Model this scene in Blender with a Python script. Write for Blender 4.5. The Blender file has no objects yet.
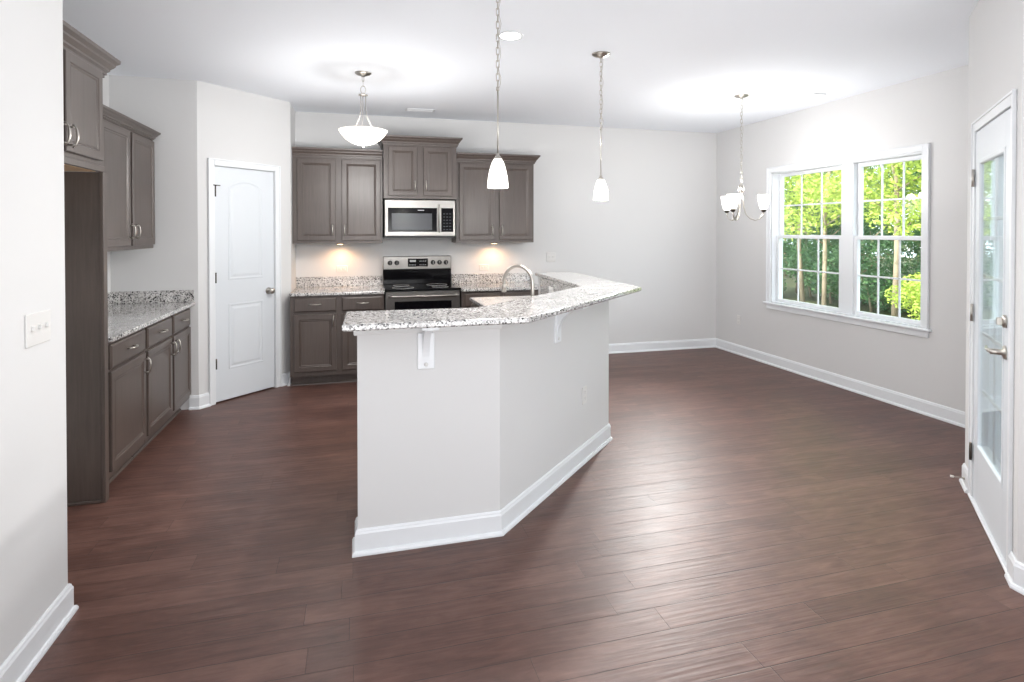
import bpy, bmesh, math, random
from mathutils import Vector, Matrix
C = bpy.context.scene.collection
sc = bpy.context.scene
PI = math.pi
H = 2.76                      # ceiling height

# ------------------------------------------------------------------ camera
cam_d = bpy.data.cameras.new('camera'); cam = bpy.data.objects.new('camera', cam_d); C.objects.link(cam)
cam.location = (0, 0, 1.495)
cam.rotation_euler = (PI/2 - 0.0116, 0, -0.2646)
cam_d.sensor_width = 36; cam_d.lens = 36*572.63/1024; cam_d.shift_y = -102.99/1024
cam_d.clip_start = 0.05
sc.camera = cam
# ------------------------------------------------------------------ world, sun, exposure
w = bpy.data.worlds.new('sky'); sc.world = w; w.use_nodes = True
bg = w.node_tree.nodes['Background']; bg.inputs[0].default_value = (0.80, 0.90, 1.0, 1); bg.inputs[1].default_value = 4.0
sun_d = bpy.data.lights.new('sun', 'SUN'); sun_d.energy = 8.0; sun_d.angle = 0.02; sun_d.color = (1, .95, .84)
sun = bpy.data.objects.new('sun', sun_d); C.objects.link(sun)
sun.rotation_euler = Vector((1, .25, -1.05)).to_track_quat('-Z', 'Y').to_euler()
def area(name, loc, aim, sx, sy, power, col=(1, 1, 1)):
    d = bpy.data.lights.new(name, 'AREA'); d.shape = 'RECTANGLE'; d.size = sx; d.size_y = sy; d.energy = power; d.color = col
    o = bpy.data.objects.new(name, d); C.objects.link(o); o.location = loc
    o.rotation_euler = (Vector(aim)-Vector(loc)).to_track_quat('-Z', 'Z').to_euler(); return o
# added fill lights with no fixture: two areas behind the camera, one spot
area('added_rear_fill', (.8, -2.9, 1.25), (1.2, 4, 2.4), 3.4, 2.3, 50, (.985, .99, 1))  # added fill, the rear wall has no window
area('added_ceiling_bounce_fill', (.8, -.6, 1.0), (1.0, .6, 2.7), 2.2, 2.2, 62, (.985, .99, 1))  # added unseen fill, aimed up to bounce off the ceiling
d = bpy.data.lights.new('added_eating_area_spot', 'SPOT'); d.energy = 300; d.spot_size = 1.75; d.spot_blend = 1; d.shadow_soft_size = .09; d.color = (1, .98, .95)  # spot added without a fixture, where the island's shadow implies a source
o = bpy.data.objects.new('added_eating_area_spot', d); C.objects.link(o); o.location = (3.3, 5.84, 2.1); o.rotation_euler = Vector((-.66, -.8, -.5)).to_track_quat('-Z', 'Y').to_euler()
sc.view_settings.view_transform = 'Standard'; sc.view_settings.look = 'None'
sc.view_settings.gamma = 1; sc.view_settings.use_curve_mapping = False
sc.view_settings.exposure = 0.19

# ------------------------------------------------------------------ materials
def newmat(name):
    m = bpy.data.materials.new(name); m.use_nodes = True; nt = m.node_tree
    return m, nt, nt.nodes['Principled BSDF']
def N(nt, t, **k):
    n = nt.nodes.new(t)
    for a, b in k.items(): setattr(n, a, b)
    return n
def setin(n, **k):
    for a, b in k.items(): n.inputs[a.replace('_', ' ')].default_value = b
def rgb(h):                     # sRGB 0-255 -> linear
    return tuple(((c/255)/12.92 if c/255 <= .04045 else ((c/255+.055)/1.055)**2.4) for c in h)+(1,)
def ramp(nt, stops, fac):
    r = N(nt, 'ShaderNodeValToRGB'); cr = r.color_ramp
    while len(cr.elements) < len(stops): cr.elements.new(.5)
    for e, (p, c) in zip(cr.elements, stops): e.position = p; e.color = c
    nt.links.new(fac, r.inputs[0]); return r
def plain(name, col, rough=.5, metal=0, bump=0, bscale=300, spec=.5, var=0.0):
    m, nt, b = newmat(name); b.inputs['Base Color'].default_value = col
    b.inputs['Roughness'].default_value = rough; b.inputs['Metallic'].default_value = metal
    b.inputs['Specular IOR Level'].default_value = spec
    tc = N(nt, 'ShaderNodeTexCoord'); no = N(nt, 'ShaderNodeTexNoise'); no.inputs['Scale'].default_value = bscale
    no.inputs['Detail'].default_value = 3
    nt.links.new(tc.outputs['Object'], no.inputs['Vector'])
    if bump:
        bp = N(nt, 'ShaderNodeBump'); bp.inputs['Strength'].default_value = bump; bp.inputs['Distance'].default_value = .002
        nt.links.new(no.outputs[0], bp.inputs['Height']); nt.links.new(bp.outputs[0], b.inputs['Normal'])
    if var:
        n2 = N(nt, 'ShaderNodeTexNoise'); n2.inputs['Scale'].default_value = 3; nt.links.new(tc.outputs['Object'], n2.inputs['Vector'])
        lo = tuple(c*(1-var) for c in col[:3])+(1,); hi = tuple(min(1, c*(1+var)) for c in col[:3])+(1,)
        r = ramp(nt, [(.3, lo), (.7, hi)], n2.outputs[0]); nt.links.new(r.outputs[0], b.inputs['Base Color'])
    return m
M = {}
M['wall'] = plain('wall_paint', rgb((219, 219, 219)), .75, bump=.15, bscale=400, spec=.3)
M['ceiling'] = plain('ceiling_paint', rgb((242, 246, 252)), .9, bump=.25, bscale=250, spec=.2)
M['trim'] = plain('white_trim_paint', rgb((234, 237, 240)), .35, bump=.03, bscale=60)
M['door'] = plain('white_door_paint', rgb((222, 227, 232)), .4, bump=.05, bscale=90)
M['plate'] = plain('white_plastic', rgb((224, 223, 221)), .4, bump=.01)
M['nickel'] = plain('brushed_nickel', rgb((192, 187, 180)), .28, 1, bump=.02, bscale=500)
M['steel'] = plain('stainless_steel', rgb((150, 147, 143)), .30, 1, bump=.05, bscale=200)
M['black'] = plain('black_glass', rgb((12, 12, 15)), .08, bump=.01, spec=.25)
M['blackplastic'] = plain('black_plastic', rgb((22, 22, 24)), .35, bump=.02)
M['dark'] = plain('dark_hardware', rgb((90, 84, 78)), .4, 1, bump=.02)
M['underwood'] = plain('raw_birch', rgb((205, 176, 142)), .6, bump=.05, var=.06)
M['ground'] = plain('forest_floor', rgb((70, 74, 40)), .95, bump=.5, bscale=12, var=.3)
M['bark'] = plain('tree_bark', rgb((168, 150, 128)), .9, bump=.8, bscale=25, var=.2)
M['deck'] = plain('deck_boards', rgb((150, 128, 104)), .8, bump=.3, bscale=30, var=.1)
M['rubber'] = plain('white_rubber', rgb((235, 232, 226)), .6, bump=.02)
M['slot'] = plain('shadowed_plastic', rgb((175, 173, 170)), .5, bump=.01)
M['display'] = plain('oven_display', rgb((40, 42, 44)), .15, bump=.01)
M['mesh_window'] = plain('microwave_window', rgb((84, 86, 90)), .2, bump=.01, spec=.2)
M['mark'] = plain('printed_mark', rgb((190, 190, 190)), .5, bump=.01)

def wood(name, c0, c1, rough=.38):
    m, nt, b = newmat(name)
    tc = N(nt, 'ShaderNodeTexCoord'); mp = N(nt, 'ShaderNodeMapping'); mp.inputs['Scale'].default_value = (26, 26, 1.6)
    nt.links.new(tc.outputs['Object'], mp.inputs[0])
    no = N(nt, 'ShaderNodeTexNoise'); setin(no, Scale=2.2, Detail=6, Roughness=.6, Distortion=.6); nt.links.new(mp.outputs[0], no.inputs['Vector'])
    n2 = N(nt, 'ShaderNodeTexNoise'); setin(n2, Scale=2.2, Detail=2); nt.links.new(tc.outputs['Object'], n2.inputs['Vector'])
    mx = N(nt, 'ShaderNodeMath', operation='ADD'); nt.links.new(no.outputs[0], mx.inputs[0]); nt.links.new(n2.outputs[0], mx.inputs[1])
    md = N(nt, 'ShaderNodeMath', operation='MULTIPLY'); md.inputs[1].default_value = .5; nt.links.new(mx.outputs[0], md.inputs[0])
    r = ramp(nt, [(.32, c0), (.68, c1)], md.outputs[0]); nt.links.new(r.outputs[0], b.inputs['Base Color'])
    b.inputs['Roughness'].default_value = rough; b.inputs['Specular IOR Level'].default_value = .6
    b.inputs['Coat Weight'].default_value = .25; b.inputs['Coat Roughness'].default_value = .3
    bp = N(nt, 'ShaderNodeBump'); setin(bp, Strength=.12, Distance=.001); nt.links.new(no.outputs[0], bp.inputs['Height']); nt.links.new(bp.outputs[0], b.inputs['Normal'])
    return m
M['cab'] = wood('stained_maple', rgb((71, 61, 56)), rgb((94, 83, 77)))

def granite():
    m, nt, b = newmat('white_granite'); L = nt.links
    tc = N(nt, 'ShaderNodeTexCoord')
    def vor(s, off):
        mp = N(nt, 'ShaderNodeMapping'); mp.inputs['Location'].default_value = (off, off*1.7, off*.4); L.new(tc.outputs['Object'], mp.inputs[0])
        no = N(nt, 'ShaderNodeTexNoise'); setin(no, Scale=s*.6, Detail=2); L.new(mp.outputs[0], no.inputs['Vector'])
        mx = N(nt, 'ShaderNodeMix', data_type='VECTOR'); mx.inputs[0].default_value = .012*60/s
        L.new(mp.outputs[0], mx.inputs[4]); L.new(no.outputs['Color'], mx.inputs[5])
        v = N(nt, 'ShaderNodeTexVoronoi'); v.inputs['Scale'].default_value = s; L.new(mx.outputs[1], v.inputs['Vector'])
        s_ = N(nt, 'ShaderNodeSeparateColor'); L.new(v.outputs['Color'], s_.inputs[0]); return s_
    a = vor(120, 0); c = vor(120, 3.1); n = N(nt, 'ShaderNodeTexNoise'); setin(n, Scale=9, Detail=4); L.new(tc.outputs['Object'], n.inputs['Vector'])
    base = ramp(nt, [(.35, rgb((226, 225, 223))), (.62, rgb((205, 203, 201)))], n.outputs[0])
    g = ramp(nt, [(0, (0, 0, 0, 1)), (.46, (0, 0, 0, 1)), (.48, (1, 1, 1, 1))], c.outputs[0]); g.color_ramp.interpolation = 'CONSTANT'
    gcol = ramp(nt, [(0, rgb((166, 165, 165))), (.5, rgb((190, 187, 184))), (.8, rgb((142, 140, 140)))], c.outputs[1])
    k = ramp(nt, [(0, (0, 0, 0, 1)), (.85, (1, 1, 1, 1))], a.outputs[0]); k.color_ramp.interpolation = 'CONSTANT'
    m1 = N(nt, 'ShaderNodeMix', data_type='RGBA'); L.new(g.outputs[0], m1.inputs[0]); L.new(base.outputs[0], m1.inputs[6]); L.new(gcol.outputs[0], m1.inputs[7])
    m2 = N(nt, 'ShaderNodeMix', data_type='RGBA'); L.new(k.outputs[0], m2.inputs[0]); L.new(m1.outputs[2], m2.inputs[6]); m2.inputs[7].default_value = rgb((52, 51, 51))
    L.new(m2.outputs[2], b.inputs['Base Color']); b.inputs['Roughness'].default_value = .12; b.inputs['Specular IOR Level'].default_value = .6
    b.inputs['Coat Weight'].default_value = .35; b.inputs['Coat Roughness'].default_value = .06
    return m
M['granite'] = granite()

def floor_mat():
    m, nt, b = newmat('hardwood_planks'); L = nt.links
    tc = N(nt, 'ShaderNodeTexCoord'); sep = N(nt, 'ShaderNodeSeparateXYZ'); L.new(tc.outputs['Object'], sep.inputs[0])
    def math_(op, a, v=None, b2=None):
        n = N(nt, 'ShaderNodeMath', operation=op)
        if isinstance(a, (int, float)): n.inputs[0].default_value = a
        else: L.new(a, n.inputs[0])
        if v is not None: n.inputs[1].default_value = v
        if b2 is not None: L.new(b2, n.inputs[1])
        return n.outputs[0]
    row_f = math_('DIVIDE', sep.outputs[1], .127); row = math_('FLOOR', row_f); fy = math_('FRACT', row_f)
    wn = N(nt, 'ShaderNodeTexWhiteNoise', noise_dimensions='1D'); L.new(row, wn.inputs['W'])
    xo = math_('ADD', math_('DIVIDE', sep.outputs[0], 1.15), b2=math_('MULTIPLY', wn.outputs['Value'], 7.3))
    col = math_('FLOOR', xo); fx = math_('FRACT', xo)
    cmb = N(nt, 'ShaderNodeCombineXYZ'); L.new(col, cmb.inputs[0]); L.new(row, cmb.inputs[1])
    w2 = N(nt, 'ShaderNodeTexWhiteNoise', noise_dimensions='2D'); L.new(cmb.outputs[0], w2.inputs['Vector'])
    # grain along X, moved per plank
    mp = N(nt, 'ShaderNodeMapping'); mp.inputs['Scale'].default_value = (2.6, 16, 1); L.new(tc.outputs['Object'], mp.inputs[0])
    ad = N(nt, 'ShaderNodeVectorMath', operation='ADD'); L.new(mp.outputs[0], ad.inputs[0])
    sc_ = N(nt, 'ShaderNodeVectorMath', operation='SCALE'); L.new(w2.outputs['Color'], sc_.inputs[0]); sc_.inputs['Scale'].default_value = 40
    L.new(sc_.outputs[0], ad.inputs[1])
    gr = N(nt, 'ShaderNodeTexNoise'); setin(gr, Scale=1.5, Detail=7, Roughness=.6, Distortion=1.0); L.new(ad.outputs[0], gr.inputs['Vector'])
    bl = N(nt, 'ShaderNodeTexNoise'); setin(bl, Scale=4, Detail=5, Roughness=.65); L.new(tc.outputs['Object'], bl.inputs['Vector'])
    mix1 = math_('ADD', math_('MULTIPLY', gr.outputs[0], .52), b2=math_('MULTIPLY', w2.outputs['Value'], .11))
    mix2 = math_('ADD', mix1, b2=math_('MULTIPLY', bl.outputs[0], .36))
    r = ramp(nt, [(.24, rgb((62, 40, 35))), (.48, rgb((95, 66, 58))), (.72, rgb((124, 92, 82)))], mix2)
    # seams
    ey = math_('MINIMUM', fy, b2=math_('SUBTRACT', 1, b2=fy)); ex = math_('MINIMUM', fx, b2=math_('SUBTRACT', 1, b2=fx))
    sy_ = math_('DIVIDE', ey, .018); sx_ = math_('DIVIDE', ex, .0013)
    s = math_('MINIMUM', math_('MINIMUM', sy_, b2=sx_), 1.0)
    mx = N(nt, 'ShaderNodeMix', data_type='RGBA'); L.new(s, mx.inputs[0]); mx.inputs[6].default_value = rgb((30, 18, 15)); L.new(r.outputs[0], mx.inputs[7])
    L.new(mx.outputs[2], b.inputs['Base Color'])
    # hand-scraped waves across the planks
    mpw = N(nt, 'ShaderNodeMapping'); mpw.inputs['Scale'].default_value = (1.6, 34, 1); L.new(tc.outputs['Object'], mpw.inputs[0])
    wv = N(nt, 'ShaderNodeTexNoise'); setin(wv, Scale=1.6, Detail=2, Roughness=.5); L.new(mpw.outputs[0], wv.inputs['Vector'])
    hgt = math_('ADD', math_('MULTIPLY', wv.outputs[0], 1.0), b2=math_('MULTIPLY', s, .35))
    hg2 = math_('ADD', hgt, b2=math_('MULTIPLY', gr.outputs[0], .10))
    bp = N(nt, 'ShaderNodeBump'); setin(bp, Strength=.42, Distance=.0035); L.new(hg2, bp.inputs['Height']); L.new(bp.outputs[0], b.inputs['Normal'])
    rr = math_('ADD', math_('MULTIPLY', bl.outputs[0], .12), .37); L.new(rr, b.inputs['Roughness'])
    b.inputs['Specular IOR Level'].default_value = .5
    b.inputs['Coat Weight'].default_value = .0; b.inputs['Coat Roughness'].default_value = .25
    return m
M['floor'] = floor_mat()

def emis(name, col, s, rough=.3):
    m, nt, b = newmat(name); b.inputs['Base Color'].default_value = rgb((245, 243, 238)); b.inputs['Roughness'].default_value = rough
    b.inputs['Emission Color'].default_value = col; b.inputs['Emission Strength'].default_value = s; return m
M['shade'] = emis('lit_frosted_glass', (1, .965, .90, 1), 1.8)
M['shade_soft'] = emis('lit_alabaster_glass', (1, .93, .83, 1), 1.0)
M['lens'] = emis('lit_recessed_lens', (1, .98, .95, 1), 14)
M['puck'] = emis('lit_puck_lens', (1, .66, .34, 1), 8)
def glass():
    m = bpy.data.materials.new('window_glass'); m.use_nodes = True; nt = m.node_tree; nt.nodes.clear(); L = nt.links
    o = N(nt, 'ShaderNodeOutputMaterial'); mx = N(nt, 'ShaderNodeMixShader'); t = N(nt, 'ShaderNodeBsdfTransparent'); g = N(nt, 'ShaderNodeBsdfGlossy')
    t.inputs[0].default_value = (.96, .98, .97, 1); g.inputs['Roughness'].default_value = .02; fr = N(nt, 'ShaderNodeFresnel'); ge = N(nt, 'ShaderNodeNewGeometry'); mr = N(nt, 'ShaderNodeMapRange'); mr.inputs[3].default_value = 1.45; mr.inputs[4].default_value = 1/1.45; L.new(ge.outputs['Backfacing'], mr.inputs[0]); L.new(mr.outputs[0], fr.inputs[0])
    L.new(fr.outputs[0], mx.inputs[0]); L.new(t.outputs[0], mx.inputs[1]); L.new(g.outputs[0], mx.inputs[2]); L.new(mx.outputs[0], o.inputs[0]); return m
M['glass'] = glass()
def leaf(name, c0, c1):
    m, nt, b = newmat(name); L = nt.links
    gi = N(nt, 'ShaderNodeTexCoord'); no = N(nt, 'ShaderNodeTexNoise'); setin(no, Scale=2.2, Detail=5); L.new(gi.outputs['Object'], no.inputs['Vector'])
    r = ramp(nt, [(.3, c0), (.7, c1)], no.outputs[0]); L.new(r.outputs[0], b.inputs['Base Color']); b.inputs['Roughness'].default_value = .55
    tr = N(nt, 'ShaderNodeBsdfTranslucent'); L.new(r.outputs[0], tr.inputs[0]); mx = N(nt, 'ShaderNodeMixShader'); mx.inputs[0].default_value = .35
    out = nt.nodes['Material Output']; L.new(b.outputs[0], mx.inputs[1]); L.new(tr.outputs[0], mx.inputs[2]); L.new(mx.outputs[0], out.inputs[0]); return m
M['leaf_a'] = leaf('leaves_bright', rgb((150, 176, 74)), rgb((216, 226, 118)))
M['leaf_b'] = leaf('leaves_mid', rgb((112, 150, 84)), rgb((178, 204, 116)))
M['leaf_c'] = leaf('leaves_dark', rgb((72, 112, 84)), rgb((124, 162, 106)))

# ------------------------------------------------------------------ mesh helpers
def offset(poly, d):            # inward offset (positive d) of a CCW polygon, mitred
    n = len(poly); out = []
    for i in range(n):
        p0, p1, p2 = Vector(poly[i-1][:2]), Vector(poly[i][:2]), Vector(poly[(i+1) % n][:2])
        a = (p1-p0).normalized(); b = (p2-p1).normalized()
        na = Vector((-a.y, a.x)); nb = Vector((-b.y, b.x)); k = 1+na.dot(nb)
        v = (na+nb)/max(k, .3); out.append(tuple(p1+v*d))
    return out
class MB:
    def __init__(s): s.v = []; s.f = []; s.sm = []
    def add(s, vs, fs, smooth=False, mat=None):
        o = len(s.v); s.v += [tuple(mat @ Vector(v)) if mat else tuple(v) for v in vs]
        for f in fs: s.f.append([i+o for i in f]); s.sm.append(smooth)
    def box(s, x0, x1, y0, y1, z0, z1, b=0, mat=None):
        if b <= 0:
            s.add([(x0, y0, z0), (x1, y0, z0), (x1, y1, z0), (x0, y1, z0), (x0, y0, z1), (x1, y0, z1), (x1, y1, z1), (x0, y1, z1)],
                  [(0, 3, 2, 1), (4, 5, 6, 7), (0, 1, 5, 4), (1, 2, 6, 5), (2, 3, 7, 6), (3, 0, 4, 7)], mat=mat); return s
        b = min(b, (x1-x0)*.45, (y1-y0)*.45, (z1-z0)*.45)
        bm = bmesh.new(); bmesh.ops.create_cube(bm, size=1)
        for v in bm.verts: v.co = Vector(((x0+x1)/2+v.co.x*(x1-x0), (y0+y1)/2+v.co.y*(y1-y0), (z0+z1)/2+v.co.z*(z1-z0)))
        bmesh.ops.bevel(bm, geom=bm.edges[:], offset=b, segments=1, profile=.5, affect='EDGES')
        bm.verts.index_update(); s.add([v.co.copy() for v in bm.verts], [[v.index for v in f.verts] for f in bm.faces], mat=mat); bm.free(); return s
    def prism(s, poly, z0, z1, b=0, mat=None):        # CCW plan polygon
        n = len(poly)
        rings = [(poly, z0), (poly, z1)] if b <= 0 else [(offset(poly, b), z0), (poly, z0+b), (poly, z1-b), (offset(poly, b*.35), z1-b*.3), (offset(poly, b), z1)]
        vs = [(x, y, z) for P, z in rings for x, y in P]; fs = [list(range(n))[::-1], [n*(len(rings)-1)+i for i in range(n)]]
        for r in range(len(rings)-1):
            for i in range(n): j = (i+1) % n; fs.append((r*n+i, r*n+j, (r+1)*n+j, (r+1)*n+i))
        s.add(vs, fs, mat=mat); return s
    def panel(s, poly, rings, mat=None):   # poly in (x,z) CCW seen from the front (-y); rings = [(inset, y)], last one filled
        n = len(poly); vs = []; fs = []
        for d, y in rings: vs += [(x, y, z) for x, z in offset(poly, d)]
        for r in range(len(rings)-1):
            for i in range(n): j = (i+1) % n; fs.append((r*n+i, r*n+j, (r+1)*n+j, (r+1)*n+i))
        fs.append([n*(len(rings)-1)+i for i in range(n)])
        if rings[0][1] > rings[-1][1]: fs.append(list(range(n))[::-1])
        s.add(vs, fs, mat=mat); return s
    def tube(s, pts, r, n=8, mat=None, closed=False):
        pts = [Vector(p) for p in pts]; m = len(pts); vs = []; fs = []
        rr = r if isinstance(r, (list, tuple)) else [r]*m
        up = None
        for i, p in enumerate(pts):
            t = (pts[(i+1) % m]-pts[i-1]) if closed else (pts[min(i+1, m-1)]-pts[max(i-1, 0)]); t.normalize()
            if up is None: up = Vector((0, 0, 1)) if abs(t.z) < .9 else Vector((1, 0, 0))
            a = t.cross(up).normalized(); b = a.cross(t).normalized(); up = b
            for k in range(n): q = 2*PI*k/n; vs.append(p+(a*math.cos(q)+b*math.sin(q))*rr[i])
        for i in range(m if closed else m-1):
            for k in range(n): a0 = i*n+k; a1 = i*n+(k+1) % n; i2 = (i+1) % m; fs.append((a0, i2*n+k, i2*n+(k+1) % n, a1))
        s.add(vs, fs, True, mat)
        if not closed: s.add([], [], mat=mat); o = len(s.v)-m*n; s.f += [[o+k for k in range(n)], [o+(m-1)*n+k for k in range(n)][::-1]]; s.sm += [False, False]
        return s
    def lathe(s, prof, n=28, c=(0, 0, 0), mat=None, smooth=True):   # prof [(r,z)] bottom to top
        vs = [(c[0]+r*math.cos(2*PI*k/n), c[1]+r*math.sin(2*PI*k/n), c[2]+z) for r, z in prof for k in range(n)]; fs = []
        for i in range(len(prof)-1):
            for k in range(n): fs.append((i*n+k, i*n+(k+1) % n, (i+1)*n+(k+1) % n, (i+1)*n+k))
        s.add(vs, fs, smooth, mat)
        o = len(s.v)-len(vs)
        if prof[0][0] > 1e-4: s.f.append([o+k for k in range(n)][::-1]); s.sm.append(False)
        if prof[-1][0] > 1e-4: s.f.append([o+(len(prof)-1)*n+k for k in range(n)]); s.sm.append(False)
        return s
    def sweep(s, path, prof, closed=False, mat=None):   # plan path; prof [(out, z)], out = to the right of the path
        n = len(path); P = [Vector(p) for p in path]; rings = []
        for i in range(n):
            a = (P[i]-P[i-1]).normalized() if (i > 0 or closed) else None
            b = (P[(i+1) % n]-P[i]).normalized() if (i < n-1 or closed) else None
            a = a or b; b = b or a
            na = Vector((a.y, -a.x)); nb = Vector((b.y, -b.x)); v = (na+nb)/(1+na.dot(nb))
            rings.append([(P[i].x+v.x*o, P[i].y+v.y*o, z) for o, z in prof])
        k = len(prof); vs = [q for r in rings for q in r]; fs = []
        for i in range(n if closed else n-1):
            i2 = (i+1) % n
            for j in range(k): j2 = (j+1) % k; fs.append((i*k+j, i*k+j2, i2*k+j2, i2*k+j))
        if not closed: fs += [list(range(k))[::-1], [(n-1)*k+j for j in range(k)]]
        s.add(vs, fs, mat=mat); return s
    def build(s, name, mat, parent=None, loc=None, rz=0):
        me = bpy.data.meshes.new(name); me.from_pydata([tuple(v) for v in s.v], [], s.f)
        for p, q in zip(me.polygons, s.sm): p.use_smooth = q
        bm = bmesh.new(); bm.from_mesh(me); bmesh.ops.recalc_face_normals(bm, faces=bm.faces); bm.to_mesh(me); bm.free()
        me.materials.append(M[mat] if isinstance(mat, str) else mat); o = bpy.data.objects.new(name, me); C.objects.link(o)
        if parent: o.parent = parent
        if loc: o.location = loc
        o.rotation_euler.z = rz; return o
def tag(o, label, cat, group=None, kind=None):
    o['label'] = label; o['category'] = cat
    if group: o['group'] = group
    if kind: o['kind'] = kind
    return o
def thing(name, label, cat, loc=(0, 0, 0), rz=0, group=None):
    o = bpy.data.objects.new(name, None); C.objects.link(o); o.location = loc; o.rotation_euler.z = rz; o.empty_display_size = .1
    return tag(o, label, cat, group)
def struct(name, mb, mat, loc=None, rz=0): o = mb.build(name, mat, None, loc, rz); o['kind'] = 'structure'; return o
def root_struct(name, loc, rz=0):
    o = bpy.data.objects.new(name, None); C.objects.link(o); o.location = loc; o.rotation_euler.z = rz; o.empty_display_size = .1; o['kind'] = 'structure'; return o
def bx(*a, **k): return MB().box(*a, **k)
rect = lambda x0, x1, z0, z1: [(x0, z0), (x1, z0), (x1, z1), (x0, z1)]
def copy_tree(o, parent=None):
    c = o.copy(); C.objects.link(c); c.parent = parent
    for ch in list(o.children): copy_tree(ch, c)
    return c

# ------------------------------------------------------------------ plan of the room (metres, camera above the origin)
XL, YB, XR = -1.93, 6.445, 4.48
Cc = (-1.29, 5.335); R45 = PI/4; LD = .94
Dd = (Cc[0]+LD*math.cos(R45), Cc[1]+LD*math.sin(R45))
Ex, Ey = 3.49, 2.57; K = (2.665, 1.745); LP = math.hypot(Ex-K[0], Ey-K[1])
YS = 2.60; XS = -1.095; YR = -3.0
struct('floor', bx(-2.3, 4.7, YR-.2, 6.7, -.2, 0), 'floor')
struct('ceiling', bx(-2.3, 4.7, YR-.2, 6.7, H, H+.2), 'ceiling')
struct('wall_back', bx(Dd[0]-.12, XR+.14, YB, YB+.14, 0, H), 'wall')
struct('wall_left', bx(XL-.14, XL, YS, Cc[1]+.1, 0, H), 'wall')
struct('wall_left_front', bx(XL-.14, XS, YR, YS, 0, H), 'wall')
struct('wall_rear', bx(XL-.14, K[0]+.14, YR-.14, YR, 0, H), 'wall')
struct('wall_alcove', bx(XL, Cc[0], Cc[1], Cc[1]+.12, 0, H), 'wall')
struct('wall_pantry_side', bx(Dd[0]-.12, Dd[0], Dd[1], YB, 0, H), 'wall')
# pantry wall with its door opening
mb = MB(); mb.box(0, .13, 0, .12, 0, H); mb.box(.765, LD, 0, .12, 0, H); mb.box(.13, .765, 0, .12, 2.075, H)
struct('wall_pantry', mb, 'wall', (Cc[0], Cc[1], 0), R45)
struct('wall_pantry_inside', bx(-.1, 1.04, .125, .165, 0, H), 'wall', (Cc[0], Cc[1], 0), R45)
# right wall with window opening
WY0, WY1, WZ0, WZ1 = 3.655, 5.425, .705, 2.15
mb = MB(); t = XR+.14
mb.box(XR, t, Ey-.14, WY0, 0, H); mb.box(XR, t, WY1, YB, 0, H); mb.box(XR, t, WY0, WY1, 0, WZ0); mb.box(XR, t, WY0, WY1, WZ1, H)
struct('wall_right', mb, 'wall')
struct('wall_right_return', bx(Ex+.02, XR, Ey-.14, Ey, 0, H), 'wall')
# patio door wall: local x runs from E to K, room side is -y
mb = MB(); S0, S1 = .245, 1.035
mb.box(0, S0, 0, .14, 0, H); mb.box(S1, LP, 0, .14, 0, H); mb.box(S0, S1, 0, .14, 2.065, H)
struct('wall_patio', mb, 'wall', (Ex, Ey, 0), R45+PI)
struct('wall_right_front', bx(K[0], K[0]+.14, YR, K[1], 0, H), 'wall')

# baseboards: profile + shoe moulding (out, z)
BP = [(0, 0), (.026, 0), (.026, .008), (.021, .018), (.014, .021), (.014, .096), (.010, .104), (.009, .110), (.004, .116), (0, .116)]
def base(name, path):
    struct(name, MB().sweep(path, BP), 'trim')
a45 = math.cos(R45)
def dp(s): return (Cc[0]+s*a45, Cc[1]+s*a45)
def ep(s): return (Ex-s*a45, Ey-s*a45)
base('baseboard_alcove', [(-1.36, Cc[1]), Cc, dp(.088)])
base('baseboard_pantry', [dp(.805), Dd, (Dd[0], 5.885)])
base('baseboard_back', [(1.95, YB), (XR, YB), (XR, Ey), (Ex, Ey), ep(.175)])
base('baseboard_right_front', [ep(1.085), K, (K[0], YR)])
base('baseboard_left', [(XS, YR), (XS, YS), (XL, YS)])

# ------------------------------------------------------------------ hardware helpers
def pull(parent, x, z, L=.10, vert=True, y=0, name='handle'):      # arched nickel pull
    m = MB(); pts = []
    for k in range(13):
        u = k/12; a = (u-.5)*L*1.12; d = y-.026-.010*math.sin(PI*u)+(.012*(abs(u-.5)*2)**6)
        pts.append((x, d, z+a) if vert else (x+a, d, z))
    m.tube(pts, [.0035+.0025*math.sin(PI*k/12) for k in range(13)], 8)
    for q in (-.5, .5):
        p = (x, y, z+q*L*.86) if vert else (x+q*L*.86, y, z)
        m.tube([p, (p[0], y-.026, p[2])], .0045, 8)
    return m.build(name, 'nickel', parent)
def cab_panel(parent, name, x0, x1, z0, z1, y=0, t=.02, fr=.046):   # raised-frame door or drawer front; front surface at y-t
    f = y-t; m = MB()
    m.panel(rect(x0, x1, z0, z1), [(0, y), (0, f+.004), (.004, f), (fr, f), (fr+.006, f+.0045), (fr+.012, f+.003), (fr+.020, f+.007), (fr+.024, f+.007)])
    return m.build(name, 'cab', parent)
def drawer_front(parent, x0, x1, z0, z1, y=0, t=.02):
    f = y-t; m = MB()
    m.panel(rect(x0, x1, z0, z1), [(0, y), (0, f+.008), (.008, f+.002), (.012, f), (.016, f)])
    return m.build('drawer', 'cab', parent)
def carcass(parent, W, D, z0, z1, toe=False):
    m = MB()
    if toe: m.box(0, W, 0, D, z0, z1); m.box(.0, W, .075, D, 0, z0)
    else: m.box(0, W, 0, D, z0, z1)
    return m.build('body', 'cab', parent)
CR = [(0, 0), (.012, 0), (.013, .014), (.022, .018), (.023, .032), (.040, .050), (.044, .060), (.060, .074), (.062, .092), (0, .092)]
def crown(parent, path, z, s=1.0, sh=1.0):
    return MB().sweep(path, [(o*s, z+q*sh) for o, q in CR]).build('crown_moulding', 'cab', parent)

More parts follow.
